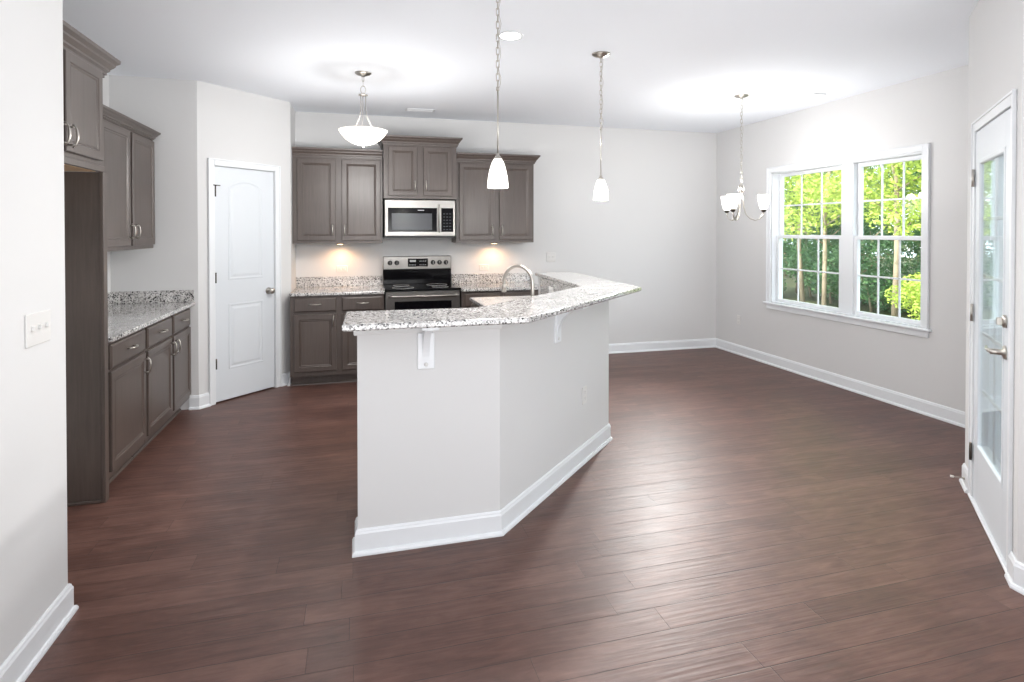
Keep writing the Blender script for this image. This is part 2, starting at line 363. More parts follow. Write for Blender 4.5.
# ------------------------------------------------------------------ back wall cabinets
def base_cab(label, loc, rz, W, doors, D=.60, group=None, top=.875):
    """doors = list of (x0, x1, hinge) ; each bay has a drawer above a door"""
    t = thing('base_cabinet', label, 'cabinet', loc, rz, group)
    carcass(t, W, D, .10, top, True)
    for x0, x1, side in doors:
        d = drawer_front(t, x0, x1, .72, .855); pull(d, (x0+x1)/2, .795, .10, False, -.02)
        p = cab_panel(t, 'door', x0, x1, .145, .695)
        pull(p, x1-.028 if side == 'r' else x0+.028, .63, .10, True, -.02)
    MB().sweep([(0, .075), (W, .075)], [(0, 0), (.014, 0), (.012, .010), (.006, .016), (0, .017)]).build('shoe_moulding', 'cab', t)
    return t
def wall_cab(label, loc, rz, W, D, z0, z1, doors, cr=None, group=None, hh=.0, hz=None, name='wall_cabinet', crs=1.0, crh=1.0):
    t = thing(name, label, 'cabinet', loc, rz, group)
    hb = z1-z0; m = MB(); m.box(0, W, 0, D, 0, hb); m.build('body', 'cab', t)
    for x0, x1, side in doors:
        p = cab_panel(t, 'door', x0, x1, .03, hb-.03)
        pull(p, x1-.028 if side == 'r' else x0+.028, .03+.105, .10, True, -.02)
    if cr: crown(t, cr, hb-.012, crs, crh)
    return t
FY = 5.82          # base cabinet face
base_cab('dark brown base cabinet left of the range with two drawers over two doors', (-.618, FY, 0), 0, .876, [(.035, .425, 'r'), (.475, .862, 'l')])
base_cab('dark brown base cabinet right of the range, mostly hidden by the breakfast bar', (1.038, FY, 0), 0, .88, [(.03, .40, 'r'), (.45, .85, 'l')])
wall_cab('grey-brown wall cabinet on the back wall between the pantry wall and the microwave', (-.623, 6.12, 1.372), 0, .882, .32, 1.372, 2.26,
         [(.045, .415, 'r'), (.475, .862, 'l')], [(0, .0), (.882, 0)], crs=.6)
wall_cab('shorter raised wall cabinet directly above the microwave, flared crown on both sides', (.268, 6.05, 1.836), 0, .757, .39, 1.836, 2.405,
         [(.045, .345, 'r'), (.405, .71, 'l')], [(0, .39), (0, 0), (.757, 0), (.757, .39)], crs=.95)
wall_cab('grey-brown wall cabinet right of the microwave, behind the hanging bell pendant', (1.035, 6.12, 1.372), 0, .873, .32, 1.372, 2.26,
         [(.03, .42, 'r'), (.475, .85, 'l')], [(0, 0), (.873, 0), (.873, .32)])
# worktops
def slab(parent, poly, z0=.875, z1=.905, b=.006, name='slab'): return MB().prism(poly, z0, z1, b).build(name, 'granite', parent)
t = thing('granite_worktop', 'speckled granite worktop with low backsplash left of the range', 'worktop', (-.622, YB, .875))
slab(t, [(0, -.66), (.887, -.66), (.887, -.001), (0, -.001)], 0, .03)
MB().box(0, .887, -.022, -.001, .03, .135, .002).build('backsplash', 'granite', t)
t = thing('granite_worktop', 'speckled granite worktop with low backsplash right of the range', 'worktop', (1.032, YB, .875))
slab(t, [(0, -.66), (.915, -.66), (.915, -.001), (0, -.001)], 0, .03)
MB().box(0, .96, -.022, -.001, .03, .135, .002).build('backsplash', 'granite', t)

# ------------------------------------------------------------------ left wall cabinets (local +x = world +Y, front faces +X)
LF = -1.357
t = thing('base_cabinet', 'grey-brown base cabinet on the left wall beside the tall panel, single drawer and door', 'cabinet', (LF, 3.665, 0), PI/2)
def lbase(t, W, bays, D=.565):
    carcass(t, W, D, .10, .875, True)
    for x0, x1, side in bays:
        d = drawer_front(t, x0, x1, .715, .855); pull(d, (x0+x1)/2, .79, .10, False, -.02)
        p = cab_panel(t, 'door', x0, x1, .135, .70)
        pull(p, x1-.028 if side == 'r' else x0+.028, .62, .10, True, -.02)
    MB().sweep([(0, .075), (W, .075)], [(0, 0), (.014, 0), (.012, .010), (.006, .016), (0, .017)]).build('shoe_moulding', 'cab', t)
lbase(t, .60, [(.035, .583, 'r')])
t = thing('base_cabinet', 'grey-brown base cabinet on the left wall beside the pantry, two drawers over two doors', 'cabinet', (LF, 4.268, 0), PI/2)
lbase(t, 1.055, [(.02, .535, 'r'), (.575, 1.03, 'l')])
t = thing('granite_worktop', 'speckled granite worktop on the left wall cabinets with backsplash on the alcove wall', 'worktop', (XL, 3.662, .875))
slab(t, [(.001, 0), (.618, 0), (.618, Cc[1]-3.663), (.001, Cc[1]-3.663)], 0, .03)
m = MB(); m.box(.001, .021, 0, Cc[1]-3.684, .03, .13, .002); m.box(.001, .612, Cc[1]-3.684, Cc[1]-3.663, .03, .13, .002); m.build('backsplash', 'granite', t)
t = wall_cab('grey-brown wall cabinet over the left worktop, lower than the refrigerator cabinet beside it', (-1.60, 3.68, 1.36), PI/2, 1.585, .325, 1.36, 2.25,
         [(.03, .52, 'l'), (.56, 1.055, 'r'), (1.095, 1.565, 'l')], [(0, 0), (1.585, 0), (1.585, .325)], crs=.75, crh=.7)
# refrigerator surround
t = thing('refrigerator_surround', 'grey-brown refrigerator surround: high cabinet with stacked crown over an empty space, tall side panel', 'cabinet', (LF, 2.72, 0), PI/2)
m = MB(); m.box(.905, .933, .0, .568, 0, 1.818); m.build('side_panel', 'cab', t)
m = MB(); m.box(.893, .941, -.018, 0, 0, 1.818, .002); m.build('face_stile', 'cab', t)
MB().box(.893, .905, .0, .565, 0, .017, .004).build('shoe_moulding', 'cab', t)
m = MB(); m.box(0, .934, 0, .568, 1.824, 2.42); m.build('body', 'cab', t)
MB().box(.01, .90, .02, .568, 1.82, 1.824).build('underside', 'underwood', t)
MB().box(0, .934, -.012, 0, 1.82, 1.855, .003).build('bottom_rail', 'cab', t)
for x0, x1, s_ in ((.03, .455, 'r'), (.48, .895, 'l')):
    p = cab_panel(t, 'door', x0, x1, 1.88, 2.365); pull(p, x1-.028 if s_ == 'r' else x0+.028, .06+.075+1.82, .10, True, -.02)
m = MB().sweep([(0, 0), (.934, 0), (.934, .568)], [(o_, z_+1.785) for o_, z_ in [(0, .560), (.010, .560), (.010, .574), (.018, .577), (.018, .590), (.030, .600), (.031, .610), (.050, .630), (.051, .640), (.068, .654), (.070, .672), (0, .672)]])
m.build('crown_moulding', 'cab', t)

# ------------------------------------------------------------------ range
t = thing('electric_range', 'stainless steel electric range with black glass cooktop between the back cabinets', 'stove', (.645, 5.80, 0))
W2 = .378
m = MB(); m.box(-.372, .372, .03, .62, .06, .90); m.box(-.36, .36, .06, .60, 0, .06); m.build('body', 'blackplastic', t)
bx(-.384, .384, -.012, .58, .898, .918, b=.006).build('cooktop', 'black', t)
for (x, y, r) in ((-.19, .14, .11), (.19, .14, .085), (-.19, .40, .085), (.19, .40, .11)):
    MB().tube([(x+r*math.cos(a*PI/16), y+r*math.sin(a*PI/16), .9183) for a in range(32)], .0012, 4, closed=True).build('burner_ring', 'mark', t)
d = MB().box(-.372, .372, -.012, .03, .20, .892, .006).build('oven_door', 'steel', t)
bx(-.285, .285, -.016, -.011, .44, .795, b=.002).build('window', 'black', d)
m = MB(); m.tube([(-.345+.69*k/16, -.052-.012*math.sin(PI*k/16), .848) for k in range(17)], .0125, 10)
for x in (-.335, .335): m.box(x-.012, x+.012, -.055, -.01, .838, .858, .003)
m.build('handle', 'steel', d)
MB().box(-.372, .372, -.010, .03, .065, .19, .006).build('storage_drawer', 'steel', t)
bk = MB().box(-.372, .372, .555, .63, .918, 1.078, .004).build('lower_backguard', 'black', t)
m = MB(); A_ = Matrix.Translation((0, .55, 1.078)); m.box(-.372, .372, 0, .08, 0, .145, .006, mat=A_); cp = m.build('control_panel', 'steel', t)
bx(-.105, .112, .545, .552, 1.108, 1.196, b=.001).build('display', 'black', cp)
for j in range(5): bx(-.095+.016*j, -.083+.016*j, .5438, .5455, 1.125, 1.130).build('button', 'mark', cp)
for j in range(4):
    for z in (1.125, 1.165): bx(.02+.02*j, .032+.02*j, .5438, .5455, z, z+.005).build('button', 'mark', cp)
bx(-.085, -.02, .5438, .5455, 1.16, 1.182).build('clock', 'mark', cp)
for x in (-.298, -.226, .168, .24, .312):
    kb = MB().lathe([(.0, -.001), (.026, 0), (.026, .006), (.019, .009), (.018, .028), (.014, .031), (0, .031)], 20, mat=Matrix.Translation((x, .549, 1.152)) @ Matrix.Rotation(PI/2, 4, 'X')).build('knob', 'blackplastic', cp)
    bx(x-.0025, x+.0025, .512, .519, 1.136, 1.168).build('pointer', 'steel', kb)

# ------------------------------------------------------------------ microwave
t = thing('microwave', 'stainless steel over-the-range microwave with black glass door', 'microwave', (.645, 6.03, 1.435))
MB().box(-.372, .372, .02, .40, .0, .392, .003).build('body', 'blackplastic', t)
d = MB().box(-.366, .366, 0, .02, .012, .388, .004).build('door', 'steel', t)
bx(-.335, .17, -.004, .001, .055, .305, b=.002).build('door_glass', 'black', d)
bx(-.297, .118, -.0055, -.003, .075, .248, b=.001).build('window', 'mesh_window', d)
m = MB(); m.box(.215, .342, -.004, .001, .055, .305, .002); cpn = m.build('keypad', 'black', t)
for i in range(6):
    for j in range(3): bx(.236+j*.032, .254+j*.032, -.0048, -.0035, .075+i*.033, .084+i*.033).build('button', 'mesh_window', cpn)
bx(-.03, .035, -.006, -.0035, .276, .284).build('logo_plate', 'mark', d)
m = MB(); m.tube([(.192, -.034-.010*math.sin(PI*k/12), .045+.29*k/12) for k in range(13)], .0105, 10)
for z in (.06, .32): m.box(.184, .200, -.036, 0, z-.008, z+.008, .002)
m.build('handle', 'steel', d)
MB().box(-.36, .36, .03, .38, -.008, 0).build('vent_grille', 'blackplastic', t)

# ------------------------------------------------------------------ under-cabinet puck lights
def puck(label, x, y, power):
    t = thing('puck_light', label, 'light', (x, y, 1.3545), 0, None)
    MB().lathe([(.030, .004), (.035, .006), (.035, .018), (0, .018)], 20).build('housing', 'nickel', t)
    MB().lathe([(0, .0), (.028, .001), (.030, .006), (0, .006)], 20).build('lens', 'puck', t)
    d = bpy.data.lights.new('puck_lamp', 'SPOT'); d.energy = power; d.color = (1, .56, .28); d.spot_size = 2.9; d.spot_blend = .7; d.shadow_soft_size = .03
    o = bpy.data.objects.new('puck_lamp', d); C.objects.link(o); o.parent = t; o.location = (0, 0, -.004)
puck('small warm puck light glowing under the wall cabinet left of the microwave', -.17, 6.31, 7)
puck('small warm puck light glowing under the wall cabinet right of the microwave', 1.50, 6.31, 7)

# ------------------------------------------------------------------ pantry door
t = root_struct('door_1', (Cc[0], Cc[1], 0), R45)
SL0, SL1, SZ = .150, .746, 2.058
m = MB(); y0 = .002
m.box(SL0, SL1, y0, y0+.035, .012, SZ, .002); leafo = m.build('door_slab', 'door', t)
def arch(x0, x1, z0, z1, rise, n=14):
    P = [(x0, z0), (x1, z0), (x1, z1)]
    for k in range(1, n): u = k/n; P.append((x1+(x0-x1)*u, z1+rise*math.sin(PI*u)**.8))
    P.append((x0, z1)); return P
RG = [(0, y0+.001), (.003, y0-.003), (.012, y0-.004), (.022, y0-.0005), (.030, y0-.0008), (.048, y0-.005), (.052, y0-.005)]
for P in (arch(.275, .628, 1.065, 1.885, .065), rect(.275, .628, .275, .855)):
    MB().panel(P, RG).build('raised_panel', 'door', leafo)
def casing(parent, x0, x1, zt, w_=.057, y=0, th=.016, zb=0):
    m = MB()
    pr = lambda a, b, c, d: m.box(a, b, y-th, y, c, d, .003)
    pr(x0-w_, x0, zb, zt+w_); pr(x1, x1+w_, zb, zt+w_); pr(x0, x1, zt, zt+w_)
    m.box(x0-w_-.001, x0-w_+.012, y-th-.006, y, zb, zt+w_+.001, .002); m.box(x1+w_-.012, x1+w_+.001, y-th-.006, y, zb, zt+w_+.001, .002)
    m.box(x0-w_, x1+w_, y-th-.006, y, zt+w_-.012, zt+w_+.001, .002)
    return m.build('casing', 'trim', parent)
casing(t, .144, .752, 2.064)
m = MB(); m.box(.131, .146, 0, .12, 0, 2.068); m.box(.750, .764, 0, .12, 0, 2.068); m.box(.146, .750, 0, .12, 2.062, 2.074)
m.box(.146, .156, .040, .055, 0, 2.062); m.box(.740, .750, .040, .055, 0, 2.062); m.build('jamb', 'trim', t)
kn = Matrix.Translation((.685, y0, .935)) @ Matrix.Rotation(PI/2, 4, 'X')
MB().lathe([(.0, 0), (.032, 0), (.031, .006), (.012, .010), (.011, .030), (.022, .038), (.028, .050), (.025, .062), (.012, .068), (0, .069)], 24, mat=kn).build('door_knob', 'nickel', leafo)
for z in (.347, 1.093, 1.84):
    m = MB(); m.tube([(.149, y0-.016, z-.045), (.149, y0-.016, z+.045)], .0065, 10); m.box(.1485, .152, y0-.016, y0+.001, z-.044, z+.044); m.build('hinge', 'dark', t)
m = MB(); m.tube([(.122, y0-.034, 1.892), (.182, y0-.034, 1.892)], .0045, 8); m.tube([(.149, y0-.016, 1.886), (.149, y0-.036, 1.892)], .0045, 8); m.build('hinge_stop', 'dark', t)

# ------------------------------------------------------------------ patio door (local x from E to K, room side -y)
t = root_struct('door_2', (Ex, Ey, 0), R45+PI)
A0, A1, yb = .258, 1.022, -.003
m = MB(); G0, G1, GZ0, GZ1 = .365, .915, .33, 1.87
m.box(A0, G0, yb, yb+.044, .02, 2.04, .002); m.box(G1, A1, yb, yb+.044, .02, 2.04, .002)
m.box(G0, G1, yb, yb+.044, .02, GZ0, 0); m.box(G0, G1, yb, yb+.044, GZ1, 2.04, 0); slab2 = m.build('door_slab', 'door', t)
m = MB()
fw = .026
for a in ((G0-.012, G0+fw-.012, GZ0-.012, GZ1+.012), (G1-fw+.012, G1+.012, GZ0-.012, GZ1+.012)): m.box(a[0], a[1], yb-.004, yb+.048, a[2], a[3], .005)
for a in ((G0, G1, GZ0-.012, GZ0+.014), (G0, G1, GZ1-.014, GZ1+.012)): m.box(a[0], a[1], yb-.004, yb+.048, a[2], a[3], .005)
m.build('glass_frame', 'door', slab2)
m = MB()
for x in (.652,): m.box(x-.009, x+.009, yb+.013, yb+.026, GZ0, GZ1, .003)
for z in (.64, .95, 1.26, 1.56): m.box(G0, G1, yb+.013, yb+.026, z-.009, z+.009, .003)
m.build('muntin', 'door', slab2)
bx(G0, G1, yb+.006, yb+.011, GZ0, GZ1).build('glass_pane', 'glass', slab2)
casing(t, .252, 1.028, 2.046, w_=.057, th=.010)
m = MB(); m.box(.246, .256, 0, .14, 0, 2.06); m.box(1.024, 1.034, 0, .14, 0, 2.06); m.box(.256, 1.024, 0, .14, 2.046, 2.064); m.build('jamb', 'trim', t)
m = MB(); m.box(.20, 1.08, -.018, .14, 0, .016, .004); m.build('threshold', 'trim', t)
for z in (.27, 1.045, 1.79):
    m = MB(); m.tube([(.256, yb-.012, z-.048), (.256, yb-.012, z+.048)], .007, 10); m.box(.236, .256, -.0125, -.0095, z-.046, z+.046); m.build('hinge', 'dark' if z < 1 else 'nickel', t)
lk = Matrix.Translation((.950, yb, 1.09)) @ Matrix.Rotation(PI/2, 4, 'X')
m = MB(); m.lathe([(0, 0), (.030, 0), (.029, .010), (.018, .014), (0, .015)], 22, mat=lk); m.box(.945, .955, yb-.034, yb-.012, 1.072, 1.108, .003); m.build('deadbolt', 'nickel', slab2)
lk = Matrix.Translation((.950, yb, .95)) @ Matrix.Rotation(PI/2, 4, 'X')
m = MB(); m.lathe([(0, 0), (.032, 0), (.030, .008), (.013, .013), (.012, .045), (.014, .055), (0, .057)], 22, mat=lk)
m.tube([(.950, yb-.050, .95), (.925, yb-.054, .951), (.89, yb-.056, .950), (.845, yb-.050, .955)], [.011, .010, .008, .006], 10); m.build('lever_handle', 'nickel', slab2)

# door stop on the baseboard by the hinge side of the patio door
mx = Matrix.Translation((Ex-.09*a45, Ey-.09*a45, .055)) @ Matrix.Rotation(R45+PI, 4, 'Z')
t = thing('door_stop', 'small spring door stop on the baseboard left of the glass patio door', 'door stop', (Ex-.09*a45, Ey-.09*a45, .055), R45+PI)
m = MB(); m.tube([(.004*math.cos(a*.9), -.014-.055*a/60, .004*math.sin(a*.9)) for a in range(61)], .0016, 5); m.tube([(0, -.014, 0), (0, -.02, 0)], .008, 10); m.build('spring', 'nickel', t)
MB().tube([(0, -.066, 0), (0, -.082, 0)], .0065, 10).build('tip', 'rubber', t)

# ------------------------------------------------------------------ window
t = root_struct('window_1', (XR, 0, 0), 0)
m = MB()      # casing on the wall (faces -X)
c0, c1 = WY0-.006, WY1+.006; cw = .058
def cbox(ya, yb_, za, zb, th=.017): m.box(-th, 0, ya, yb_, za, zb, .003)
cbox(c0-cw, c0, WZ0-.02, WZ1+cw); cbox(c1, c1+cw, WZ0-.02, WZ1+cw); cbox(c0, c1, WZ1, WZ1+cw)
m.box(-.023, 0, c0-cw-.001, c0-cw+.012, WZ0-.02, WZ1+cw, .002); m.box(-.023, 0, c1+cw-.012, c1+cw+.001, WZ0-.02, WZ1+cw, .002); m.box(-.023, 0, c0-cw, c1+cw, WZ1+cw-.012, WZ1+cw+.001, .002)
m.build('casing', 'trim', t)
m = MB(); m.box(-.045, .08, c0-cw-.025, c1+cw+.025, WZ0-.022, WZ0-.002, .005); m.build('sill', 'trim', t)
m = MB(); m.box(-.016, 0, c0-cw, c1+cw, WZ0-.078, WZ0-.022, .004); m.build('apron', 'trim', t)
m = MB()      # jamb liner and centre mullion
m.box(0, .14, WY0, WY0+.012, WZ0, WZ1); m.box(0, .14, WY1-.012, WY1, WZ0, WZ1); m.box(0, .14, WY0, WY1, WZ1-.012, WZ1); m.box(0, .14, WY0, WY1, WZ0-.002, WZ0+.006)
m.box(.04, .13, 4.415-.04, 4.47+.045, WZ0, WZ1-.012, .003); m.build('jamb', 'trim', t)
zm = 1.435
def sash(ya, yb_, za, zb, x, wd=.036, top=False):
    m = MB(); w0 = wd
    m.box(x, x+.035, ya, ya+w0, za, zb, .003); m.box(x, x+.035, yb_-w0, yb_, za, zb, .003)
    m.box(x, x+.035, ya+w0, yb_-w0, zb-w0, zb, .003); m.box(x, x+.035, ya+w0, yb_-w0, za, za+w0, .003)
    for j in (1, 2): y = ya+w0+(yb_-ya-2*w0)*j/3; m.box(x+.012, x+.024, y-.008, y+.008, za+w0, zb-w0, .002)
    z = (za+zb)/2; m.box(x+.012, x+.024, ya+w0, yb_-w0, z-.008, z+.008, .002)
    s = m.build('sash', 'trim', t); bx(x+.016, x+.020, ya+.02, yb_-.02, za+.02, zb-.02).build('glass_pane', 'glass', s)
for ya, yb_ in ((WY0+.014, 4.375), (4.515, WY1-.014)):
    sash(ya, yb_, WZ0+.006, zm+.02, .052); sash(ya, yb_, zm-.015, WZ1-.014, .090)

# ------------------------------------------------------------------ breakfast bar island
F = (0.0, 2.732); G = (.678, 2.732); Hh = (1.742, 3.775); I = (1.775, 5.15)
outer = [F, G, Hh, I]
def off_path(path, d):
    P = [Vector(p) for p in path]; out = []
    for i in range(len(P)):
        a = (P[i]-P[i-1]).normalized() if i else None; b = (P[i+1]-P[i]).normalized() if i < len(P)-1 else None
        a = a or b; b = b or a; na = Vector((-a.y, a.x)); nb = Vector((-b.y, b.x)); v = (na+nb)/(1+na.dot(nb)); out.append(tuple(P[i]+v*d))
    return out
inner = off_path(outer, .12)
struct('wall_island', MB().prism(outer+inner[::-1], 0, 1.068), 'wall')
base('baseboard_island', [inner[0]]+outer+[inner[3]])
struct('trim_1', MB().sweep([inner[0], F, G, Hh, I], [(0, 1.016), (.013, 1.016), (.016, 1.024), (.016, 1.068), (0, 1.068)]), 'wall')
bf = off_path([(F[0]-.06, F[1]), G, Hh, I], -.212); bi = off_path([(F[0]-.06, F[1]), G, Hh, I], .188)
bf[2] = (1.955, 3.69); bf[3] = (2.022, 5.24); bi[2] = (1.573, 3.862); bi[3] = (1.645, 5.232); bf[0] = (-.062, 2.515); bi[0] = (-.052, 2.94)
tag(MB().prism(bf+bi[::-1], 1.07, 1.10, .007).build('granite_bar_top', 'granite'), 'angled speckled white granite bar top overhanging the island half wall', 'countertop')
# lower worktop on the kitchen side
i2 = off_path(outer, .122)
lc = [i2[0], i2[1], i2[2], (i2[3][0]-.003, 5.03), (.97, 5.03), (.97, 4.14), (.33, 3.50), (0, 3.50)]
t = thing('granite_worktop', 'lower granite worktop behind the raised bar, holding the faucet', 'worktop', (0, 0, .875))
MB().prism(lc, 0, .03, .006).build('slab', 'granite', t)
i3 = off_path(outer, .142)
sp = [i2[0], i2[1], i2[2], (i2[3][0], 5.03)]; sp2 = [i3[0], i3[1], i3[2], (i3[3][0], 5.03)]
MB().prism(sp+sp2[::-1], .031, .192).build('backsplash', 'granite', t)
# base cabinets under it
i4 = off_path(outer, .126)
def poly_cab(label, poly, toe, fa, fb, nd):
    """poly = plan of the body; face runs fa->fb (kitchen side on its right-hand side)"""
    t = thing('base_cabinet', label, 'cabinet', (fa[0], fa[1], 0), 0)
    m = MB(); m.prism([(x-fa[0], y-fa[1]) for x, y in poly], .10, .873); m.prism([(x-fa[0], y-fa[1]) for x, y in toe], 0, .10); m.build('body', 'cab', t)
    a = math.atan2(fb[1]-fa[1], fb[0]-fa[0]); W = math.hypot(fb[0]-fa[0], fb[1]-fa[1]); w_ = W/nd
    for k in range(nd):
        x0, x1 = k*w_+.02, (k+1)*w_-.02
        d = drawer_front(t, x0, x1, .72, .855); d.rotation_euler.z = a; pull(d, (x0+x1)/2, .79, .10, False, -.02)
        p = cab_panel(t, 'door', x0, x1, .145, .695); p.rotation_euler.z = a; pull(p, x1-.028, .63, .10, True, -.02)
cB = (.355, 3.475); cA = (.945, 4.15)
poly_cab('base cabinet at the left end of the island under the lower worktop', [(.01, i4[0][1]), (i4[1][0]-.02, i4[1][1]), (.35, 3.472), (.01, 3.472)],
         [(.01, i4[0][1]), (i4[1][0]-.02, i4[1][1]), (.39, 3.40), (.01, 3.40)], (.35, 3.472), (.01, 3.472), 1)
poly_cab('angled sink base cabinet of the island below the faucet', [(i4[1][0]-.015, i4[1][1]+.003), (i4[2][0]-.002, i4[2][1]), (.99, 4.14), (.36, 3.478)],
         [(i4[1][0]-.015, i4[1][1]+.003), (i4[2][0]-.002, i4[2][1]), (1.05, 4.10), (.41, 3.43)], (.99, 4.14), (.36, 3.478), 2)
poly_cab('base cabinet at the far end of the island under the lower worktop', [(i4[2][0]+.0, i4[2][1]+.004), (i4[3][0]-.005, 5.015), (.995, 5.015), (.995, 4.148)],
         [(i4[2][0]+.0, i4[2][1]+.004), (i4[3][0]-.005, 5.015), (1.06, 5.015), (1.06, 4.12)], (.995, 5.015), (.995, 4.148), 2)
# faucet: base by the wall, spout reaching to the kitchen side
t = thing('faucet', 'tall brushed nickel gooseneck faucet behind the bar', 'faucet', (1.075, 3.47, .905), R45+PI/2)   # local +x points to kitchen (-x,+y)
MB().lathe([(0, 0), (.027, 0), (.026, .012), (.020, .02), (.019, .07), (.014, .085), (0, .085)], 20).build('base', 'nickel', t)
R_ = .105; pts = [(0, 0, .08), (0, 0, .16), (0, 0, .262)]
for k in range(1, 17): a = PI*k/16; pts.append((R_-R_*math.cos(a), 0, .262+R_*math.sin(a)))
pts += [(2*R_, 0, .255), (2*R_, 0, .235)]
MB().tube(pts, .0112, 12).build('spout', 'nickel', t)
MB().tube([(2*R_, 0, .245), (2*R_, 0, .235), (2*R_, 0, .195)], [.0125, .015, .016], 12).build('spray_head', 'nickel', t)
MB().tube([(0, -.018, .055), (0, -.045, .06), (.01, -.085, .085)], [.009, .008, .006], 10).build('lever', 'nickel', t)
# support brackets (local: wall at y=0, sticks out to -y)
def bracket(label, p, rz):
    t = thing('bar_bracket', label, 'bracket', (p[0], p[1], .842), rz)
    bx(-.040, .040, -.012, 0, 0, .172, b=.003).build('wall_plate', 'trim', t)
    bx(-.040, .040, -.185, -.017, .212, .2265, b=.003).build('top_plate', 'trim', t)
    m = MB(); pts = []
    for k in range(13): a = k/12*PI/2; pts.append((0, -.165+.153*math.sin(a), .207-.17*(1-math.cos(a))))
    P = [(y, z) for _, y, z in pts]
    n = len(P); wv = .016
    vs = [(sx*wv, y, z) for sx in (-1, 1) for (y, z) in P]+[(sx*wv, y, z) for sx in (-1, 1) for (y, z) in ((-.165, .212), (-.012, .212), (-.012, .037))]
    # solid web between the arc and the wall/top corner
    def web(sx): return [(sx*wv, y, z) for (y, z) in P]+[(sx*wv, -.012, .212), (sx*wv, -.165, .212)]
    A, B = web(-1), web(1); k = len(A)
    m.add(A+B, [list(range(k)), [k+i for i in range(k)][::-1]]+[(i, (i+1) % k, k+(i+1) % k, k+i) for i in range(k)])
    m.build('brace', 'trim', t)
    for z in (.022, .155):
        MB().lathe([(0, 0), (.010, .001), (.008, .004), (0, .005)], 14, mat=Matrix.Translation((.0, -.012, z)) @ Matrix.Rotation(PI/2, 4, 'X')).build('screw_cap', 'plate', t)
bracket('white bracket under the bar top on the front face of the island', (.315, 2.732), 0)
ag = math.atan2(Hh[1]-G[1], Hh[0]-G[0])
bs = .64; bracket('white bracket under the bar top on the angled face of the island', (G[0]+bs*math.cos(ag), G[1]+bs*math.sin(ag)), ag)

# ------------------------------------------------------------------ wall plates
def outlet(label, loc, rz, gang=1, kind='outlet', horiz=False, group=None):
    t = thing('outlet' if kind == 'outlet' else 'light_switch', label, 'outlet' if kind == 'outlet' else 'light switch', loc, rz, group)
    W, Hp = .070+.046*(gang-1), .115
    if horiz: W, Hp = Hp, W
    bx(-W/2, W/2, -.006, 0, -Hp/2, Hp/2, b=.003).build('plate', 'plate', t)
    for g in range(gang):
        x = (g-(gang-1)/2)*.046
        if kind == 'outlet':
            for q in (-1, 1):
                cx, cz = (q*.02, 0) if horiz else (x, q*.02)
                r = MB().box(cx-.015, cx+.015, -.008, -.005, cz-.015, cz+.015, .002).build('receptacle', 'plate', t)
                m = MB(); m.box(cx-.007, cx-.005, -.0085, -.0078, cz-.002, cz+.007); m.box(cx+.005, cx+.007, -.0085, -.0078, cz-.002, cz+.007); m.box(cx-.002, cx+.002, -.0085, -.0078, cz-.010, cz-.006); m.build('slot', 'slot', r)
        else:
            MB().box(x-.005, x+.005, -.016, -.005, -.004, .014, .002).build('toggle', 'plate', t)
    return t
outlet('wide white light switch plate on the near left wall', (XS, 2.397, 1.152), PI/2, 3, 'switch')
outlet('white outlet above the worktop left of the range', (-.156, YB, 1.09), 0, 1, 'outlet', True)
outlet('white outlet above the worktop right of the range', (1.412, YB, 1.08), 0, 1, 'outlet', True)
outlet('white switch plate on the back wall right of the cabinets', (2.226, YB, 1.19), 0, 2, 'switch')
outlet('white outlet low on the right wall near the corner', (XR, 5.985, .417), -PI/2, 1)
outlet('white outlet on the angled face of the island', (G[0]+1.045*math.cos(ag), G[1]+1.045*math.sin(ag), .43), ag, 1)
ih = i3[2]
outlet('white outlet on the granite backsplash inside the bar', (ih[0]+.012, 4.66, .985), -PI/2, 1, 'outlet', True)

# ------------------------------------------------------------------ ceiling fixtures
def chain(parent, z0, z1, wire=True, L=.042, r=.0022, name='chain'):
    m = MB(); n = max(1, int(round((z1-z0)/(L*.78))))
    st = (z1-z0)/n; hl = st*.62; hw = .008
    for i in range(n):
        c = z0+st*(i+.5); pts = []
        for k in range(12):
            a = 2*PI*k/12; px = hw*math.cos(a); pz = (hl-hw)*(1 if math.sin(a) > 0 else -1 if math.sin(a) < 0 else 0)+hw*math.sin(a)
            pts.append((px, 0, c+pz) if i % 2 else (0, px, c+pz))
        m.tube(pts, r, 5, closed=True)
    o = m.build(name, 'nickel', parent)
    if wire:
        MB().tube([(.010+.006*math.sin(k*1.1), .004*math.cos(k*1.7), z0+(z1-z0)*k/20) for k in range(21)], .0016, 5).build('cord', 'nickel', parent)
    return o
CAN = [(0, 2.76-.030), (.012, 2.76-.030), (.020, 2.76-.022), (.052, 2.76-.014), (.064, 2.76-.006), (.066, 2.76), (0, 2.76)]
def lamp(parent, loc, power, r=.03, col=(1, .98, .96)):
    d = bpy.data.lights.new('bulb', 'POINT'); d.energy = power; d.color = col; d.shadow_soft_size = r
    o = bpy.data.objects.new('bulb', d); C.objects.link(o); o.parent = parent; o.location = loc
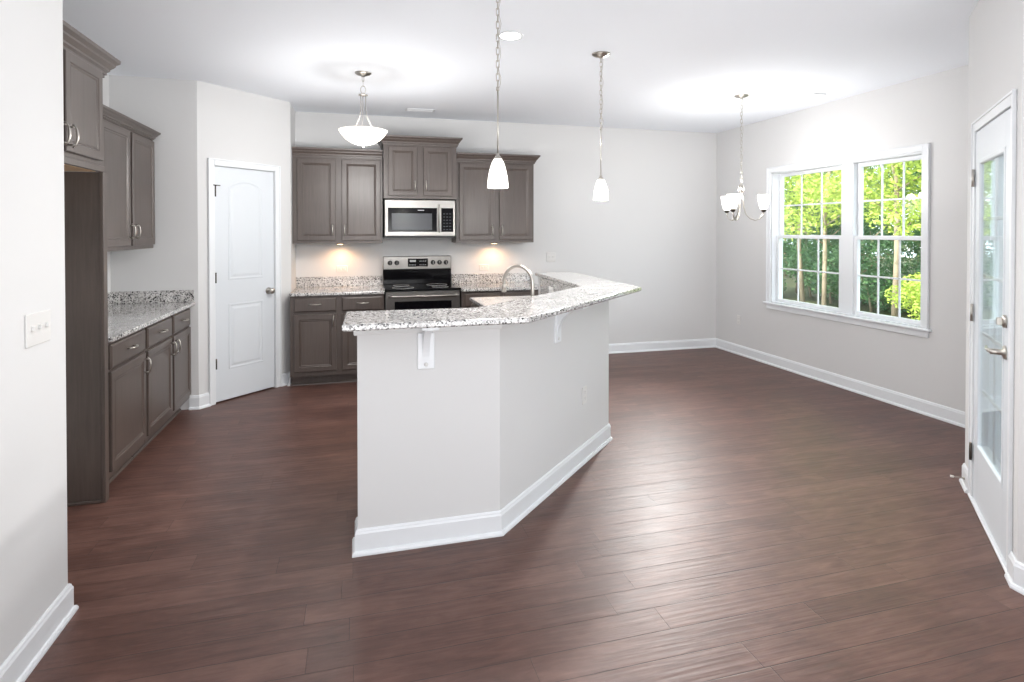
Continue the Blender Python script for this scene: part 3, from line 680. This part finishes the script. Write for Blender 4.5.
def bell_pendant(label, x, y, group):
    t = thing('pendant_light', label, 'pendant light', (x, y, 0), 0, group)
    MB().lathe(CAN, 24).build('canopy', 'nickel', t)
    chain(t, 2.235, 2.735)
    m = MB(); m.tube([(0, 0, 1.885), (0, 0, 2.235)], .0045, 8); m.lathe([(0, 2.215), (.008, 2.217), (.008, 2.235), (0, 2.238)], 12); m.build('stem', 'nickel', t)
    MB().lathe([(.0225, 1.866), (.020, 1.871), (.014, 1.879), (.008, 1.886), (.008, 1.895), (0, 1.897)], 20).build('cap', 'nickel', t)
    pr = [(.054, 1.718), (.0525, 1.745), (.049, 1.775), (.044, 1.803), (.037, 1.83), (.030, 1.85), (.021, 1.866), (.013, 1.873)]
    MB().lathe([(0, 1.722)]+pr+[(0, 1.874)], 28).build('shade', 'shade', t)
    lamp(t, (0, 0, 1.69), 20)
    return t
bell_pendant('white bell pendant hanging in front of the right wall cabinet, above the bar kink', .700, 2.862, None)
bell_pendant('small white bell pendant hanging over the far right corner of the bar', 1.685, 3.79, None)

t = thing('bowl_pendant', 'white glass bowl pendant with three rods hanging in the kitchen', 'pendant light', (.052, 4.739, 0))
MB().lathe(CAN, 24).build('canopy', 'nickel', t)
chain(t, 2.655, 2.735, wire=False)
m = MB(); m.tube([(.020*math.cos(a*PI/8), 0, 2.625+.032*math.sin(a*PI/8)) for a in range(16)], .003, 6, closed=True); m.lathe([(0, 2.578), (.036, 2.580), (.036, 2.586), (.01, 2.590), (0, 2.59)], 20)
m.tube([(0, 0, 2.59), (0, 0, 2.60)], .006, 8); m.build('hub', 'nickel', t)
for k in range(3):
    a = 2*PI*k/3+.4; c_, s_ = math.cos(a), math.sin(a)
    MB().tube([(.022*c_, .022*s_, 2.585), (.022*c_, .022*s_, 2.47), (.038*c_, .038*s_, 2.40), (.085*c_, .085*s_, 2.325), (.150*c_, .150*s_, 2.272)], .003, 6).build('rod', 'nickel', t)
MB().lathe([(r_*.97, 2.182+(z_-2.174)*.78) for r_, z_ in [(.0, 2.174), (.04, 2.178), (.09, 2.198), (.14, 2.235), (.175, 2.28), (.192, 2.314), (.198, 2.326), (.194, 2.328), (.186, 2.314), (.16, 2.28), (.10, 2.225), (0, 2.20)]], 40).build('bowl', 'shade_soft', t)
MB().lathe([(0, 2.164), (.007, 2.169), (.010, 2.177), (.006, 2.184), (0, 2.188)], 14).build('finial', 'nickel', t)
lamp(t, (0, 0, 2.04), 30, .17); lamp(t, (0, 0, 2.36), 2.0, .12)

t = thing('chandelier', 'three-arm nickel chandelier with white glass cup shades near the window', 'chandelier', (3.463, 4.604, 0), -.645)
MB().lathe(CAN, 24).build('canopy', 'nickel', t)
chain(t, 1.945, 2.735)
MB().lathe([(0, 1.862), (.024, 1.864), (.026, 1.90), (.022, 1.925), (.010, 1.94), (0, 1.945)], 20).build('hub', 'nickel', t)
for k in range(3):
    a = math.radians(10+120*k); c_, s_ = math.cos(a), math.sin(a); R3 = .198
    pts = [(.012, 1.87), (.016, 1.80), (.024, 1.72), (.042, 1.66), (.080, 1.615), (.125, 1.598), (.165, 1.612), (.190, 1.645), (R3, 1.678)]
    arm = MB().tube([(r*c_, r*s_, z) for r, z in pts], .0055, 8).build('arm', 'nickel', t)
    MB().lathe([(0, 1.672), (.016, 1.674), (.024, 1.690), (.022, 1.698), (0, 1.70)], 16, (R3*c_, R3*s_, 0)).build('socket_cup', 'dark', arm)
    MB().lathe([(0, 1.697), (.024, 1.698), (.034, 1.715), (.044, 1.75), (.051, 1.79), (.054, 1.832), (.051, 1.832), (.046, 1.79), (.038, 1.75), (.028, 1.72), (0, 1.712)], 24, (R3*c_, R3*s_, 0)).build('shade', 'shade', arm)
for k in range(3): a = math.radians(10+120*k); lamp(t, (.198*math.cos(a), .198*math.sin(a), 1.855), 12, .04)

t = thing('recessed_light', 'round white recessed ceiling light beside the near pendant chain', 'ceiling light', (.962, 3.59, H))
MB().lathe([(.066, -.003), (.086, -.006), (.088, -.001), (.088, 0), (.066, 0)], 32).build('trim_ring', 'trim', t)
MB().lathe([(0, -.004), (.067, -.004), (.067, -.001), (0, -.001)], 32).build('lens', 'lens', t)
d = bpy.data.lights.new('recessed_lamp', 'SPOT'); d.energy = 90; d.spot_size = 2.6; d.spot_blend = .6; d.shadow_soft_size = .07; d.color = (1, .96, .9)
o = bpy.data.objects.new('recessed_lamp', d); C.objects.link(o); o.parent = t; o.location = (0, 0, -.01)

def vent(label, x, y, rz, L=.30, W_=.12):
    t = thing('ceiling_vent', label, 'air vent', (x, y, H), rz)
    m = MB(); m.box(-L/2, L/2, -W_/2, -W_/2+.02, -.008, 0, .003); m.box(-L/2, L/2, W_/2-.02, W_/2, -.008, 0, .003); m.box(-L/2, -L/2+.02, -W_/2, W_/2, -.008, 0, .003); m.box(L/2-.02, L/2, -W_/2, W_/2, -.008, 0, .003); m.build('frame', 'trim', t)
    m = MB()
    for k in range(5): y_ = -W_/2+.028+k*(W_-.056)/4; m.box(-L/2+.02, L/2-.02, y_-.004, y_+.004, -.007, -.001)
    m.build('louvre', 'trim', t)
vent('flat white air vent in the ceiling above the microwave cabinet', .64, 6.02, 0)
vent('flat white air vent in the ceiling near the window', 4.11, 4.47, PI/2, .27, .12)

# ------------------------------------------------------------------ outdoors
struct('ground', bx(4.8, 40, -8, 45, -.75, -.45), 'ground')
random.seed(7)
def leaves(m, c, rad, n, size):
    for _ in range(n):
        while True:
            p = Vector((random.uniform(-1, 1), random.uniform(-1, 1), random.uniform(-1, 1)))
            if .35 < p.length < 1: break
        p = Vector(c)+Vector((p.x*rad[0], p.y*rad[1], p.z*rad[2]))
        a = Vector((random.gauss(0, 1), random.gauss(0, 1), random.gauss(0, .6))).normalized(); b = a.cross(Vector((random.gauss(0, 1), random.gauss(0, 1), random.gauss(0, 1)))).normalized()
        s = size*random.uniform(.6, 1.3); a *= s; b *= s*.45
        m.add([p-a, p-a*.1+b, p+a, p-a*.1-b], [(0, 1, 2, 3)])
def tree(h, crown_lo, rad, mat, nb, nl, size, tr=.09):
    t = thing('tree', '', 'tree', (0, 0, -.45)); m = MB()
    bend = [(random.uniform(-.1, .1)*k, random.uniform(-.1, .1)*k, h*k/6) for k in range(7)]
    m.tube(bend, [tr*(1-.12*k) for k in range(7)], 8)
    lv = MB()
    for k in range(nb):
        z = crown_lo+(h-crown_lo)*(k+.5)/nb; a = random.uniform(0, 2*PI); f = 1-.5*abs((k+.5)/nb-.4)
        c = (math.cos(a)*rad*.55*f, math.sin(a)*rad*.55*f, z); i = min(5, int(z/h*6)); b = bend[i]
        m.tube([(b[0], b[1], max(.3, z-.5)), ((b[0]+c[0])*.55, (b[1]+c[1])*.55, z-.2), c], [tr*.35, tr*.22, tr*.08], 5)
        leaves(lv, c, (rad*.62*f, rad*.62*f, max(.35, (h-crown_lo)/nb*.9)), nl, size)
    m.build('trunk', 'bark', t); lv.build('foliage', mat, t); return t
protos = [tree(8.5, 2.0, 1.8, 'leaf_a', 15, 620, .055, .055), tree(9.5, 2.3, 1.7, 'leaf_b', 15, 620, .055, .065), tree(8.0, .3, 1.9, 'leaf_c', 15, 620, .06, .06)]
shrub = tree(1.9, .2, 1.1, 'leaf_a', 6, 900, .045, .03); shrub.name = 'shrub'
LB = ['bright yellow-green leafy tree in the sunlit woods outside', 'mid-green leafy tree with a pale trunk in the woods outside', 'dark green tree deep in the woods outside']
spots = []
rows = [(10.5, 1.6), (14.0, 2.0), (18.5, 1.7), (21.5, 1.9)]
for ri, (d0, stp) in enumerate(rows):
    y = 2.6+ri*.8
    while y < 15+ri*3.4:
        spots.append((d0+random.uniform(-.6, .6), y+random.uniform(-.4, .4), ri)); y += stp
used = [False]*3
for x, y, ri in spots:
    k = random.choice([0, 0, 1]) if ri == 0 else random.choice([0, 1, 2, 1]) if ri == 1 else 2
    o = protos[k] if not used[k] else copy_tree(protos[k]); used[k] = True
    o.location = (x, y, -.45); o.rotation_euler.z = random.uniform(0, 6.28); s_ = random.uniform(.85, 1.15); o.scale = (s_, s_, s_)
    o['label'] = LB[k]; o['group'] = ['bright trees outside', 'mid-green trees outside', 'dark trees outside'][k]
first = True
y = 6.6
while y < 8.2:
    o = shrub if first else copy_tree(shrub); first = False
    o.location = (8.4+random.uniform(-.3, .5), y, -.45); o.rotation_euler.z = random.uniform(0, 6.28); s_ = random.uniform(.6, 1.0); o.scale = (s_, s_, s_)
    o['label'] = 'low leafy shrub below the window in front of the woods'; o['category'] = 'shrub'; o['group'] = 'shrubs outside the window'; y += random.uniform(1.1, 1.7)

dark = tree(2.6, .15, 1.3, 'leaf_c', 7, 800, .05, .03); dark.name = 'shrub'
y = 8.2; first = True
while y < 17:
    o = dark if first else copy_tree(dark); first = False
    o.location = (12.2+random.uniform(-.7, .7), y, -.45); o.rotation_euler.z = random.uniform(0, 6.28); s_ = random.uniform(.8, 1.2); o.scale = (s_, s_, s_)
    o['label'] = 'dark green undergrowth bush between the tree trunks outside the window'; o['category'] = 'shrub'; o['group'] = 'undergrowth outside'; y += random.uniform(1.2, 1.7)
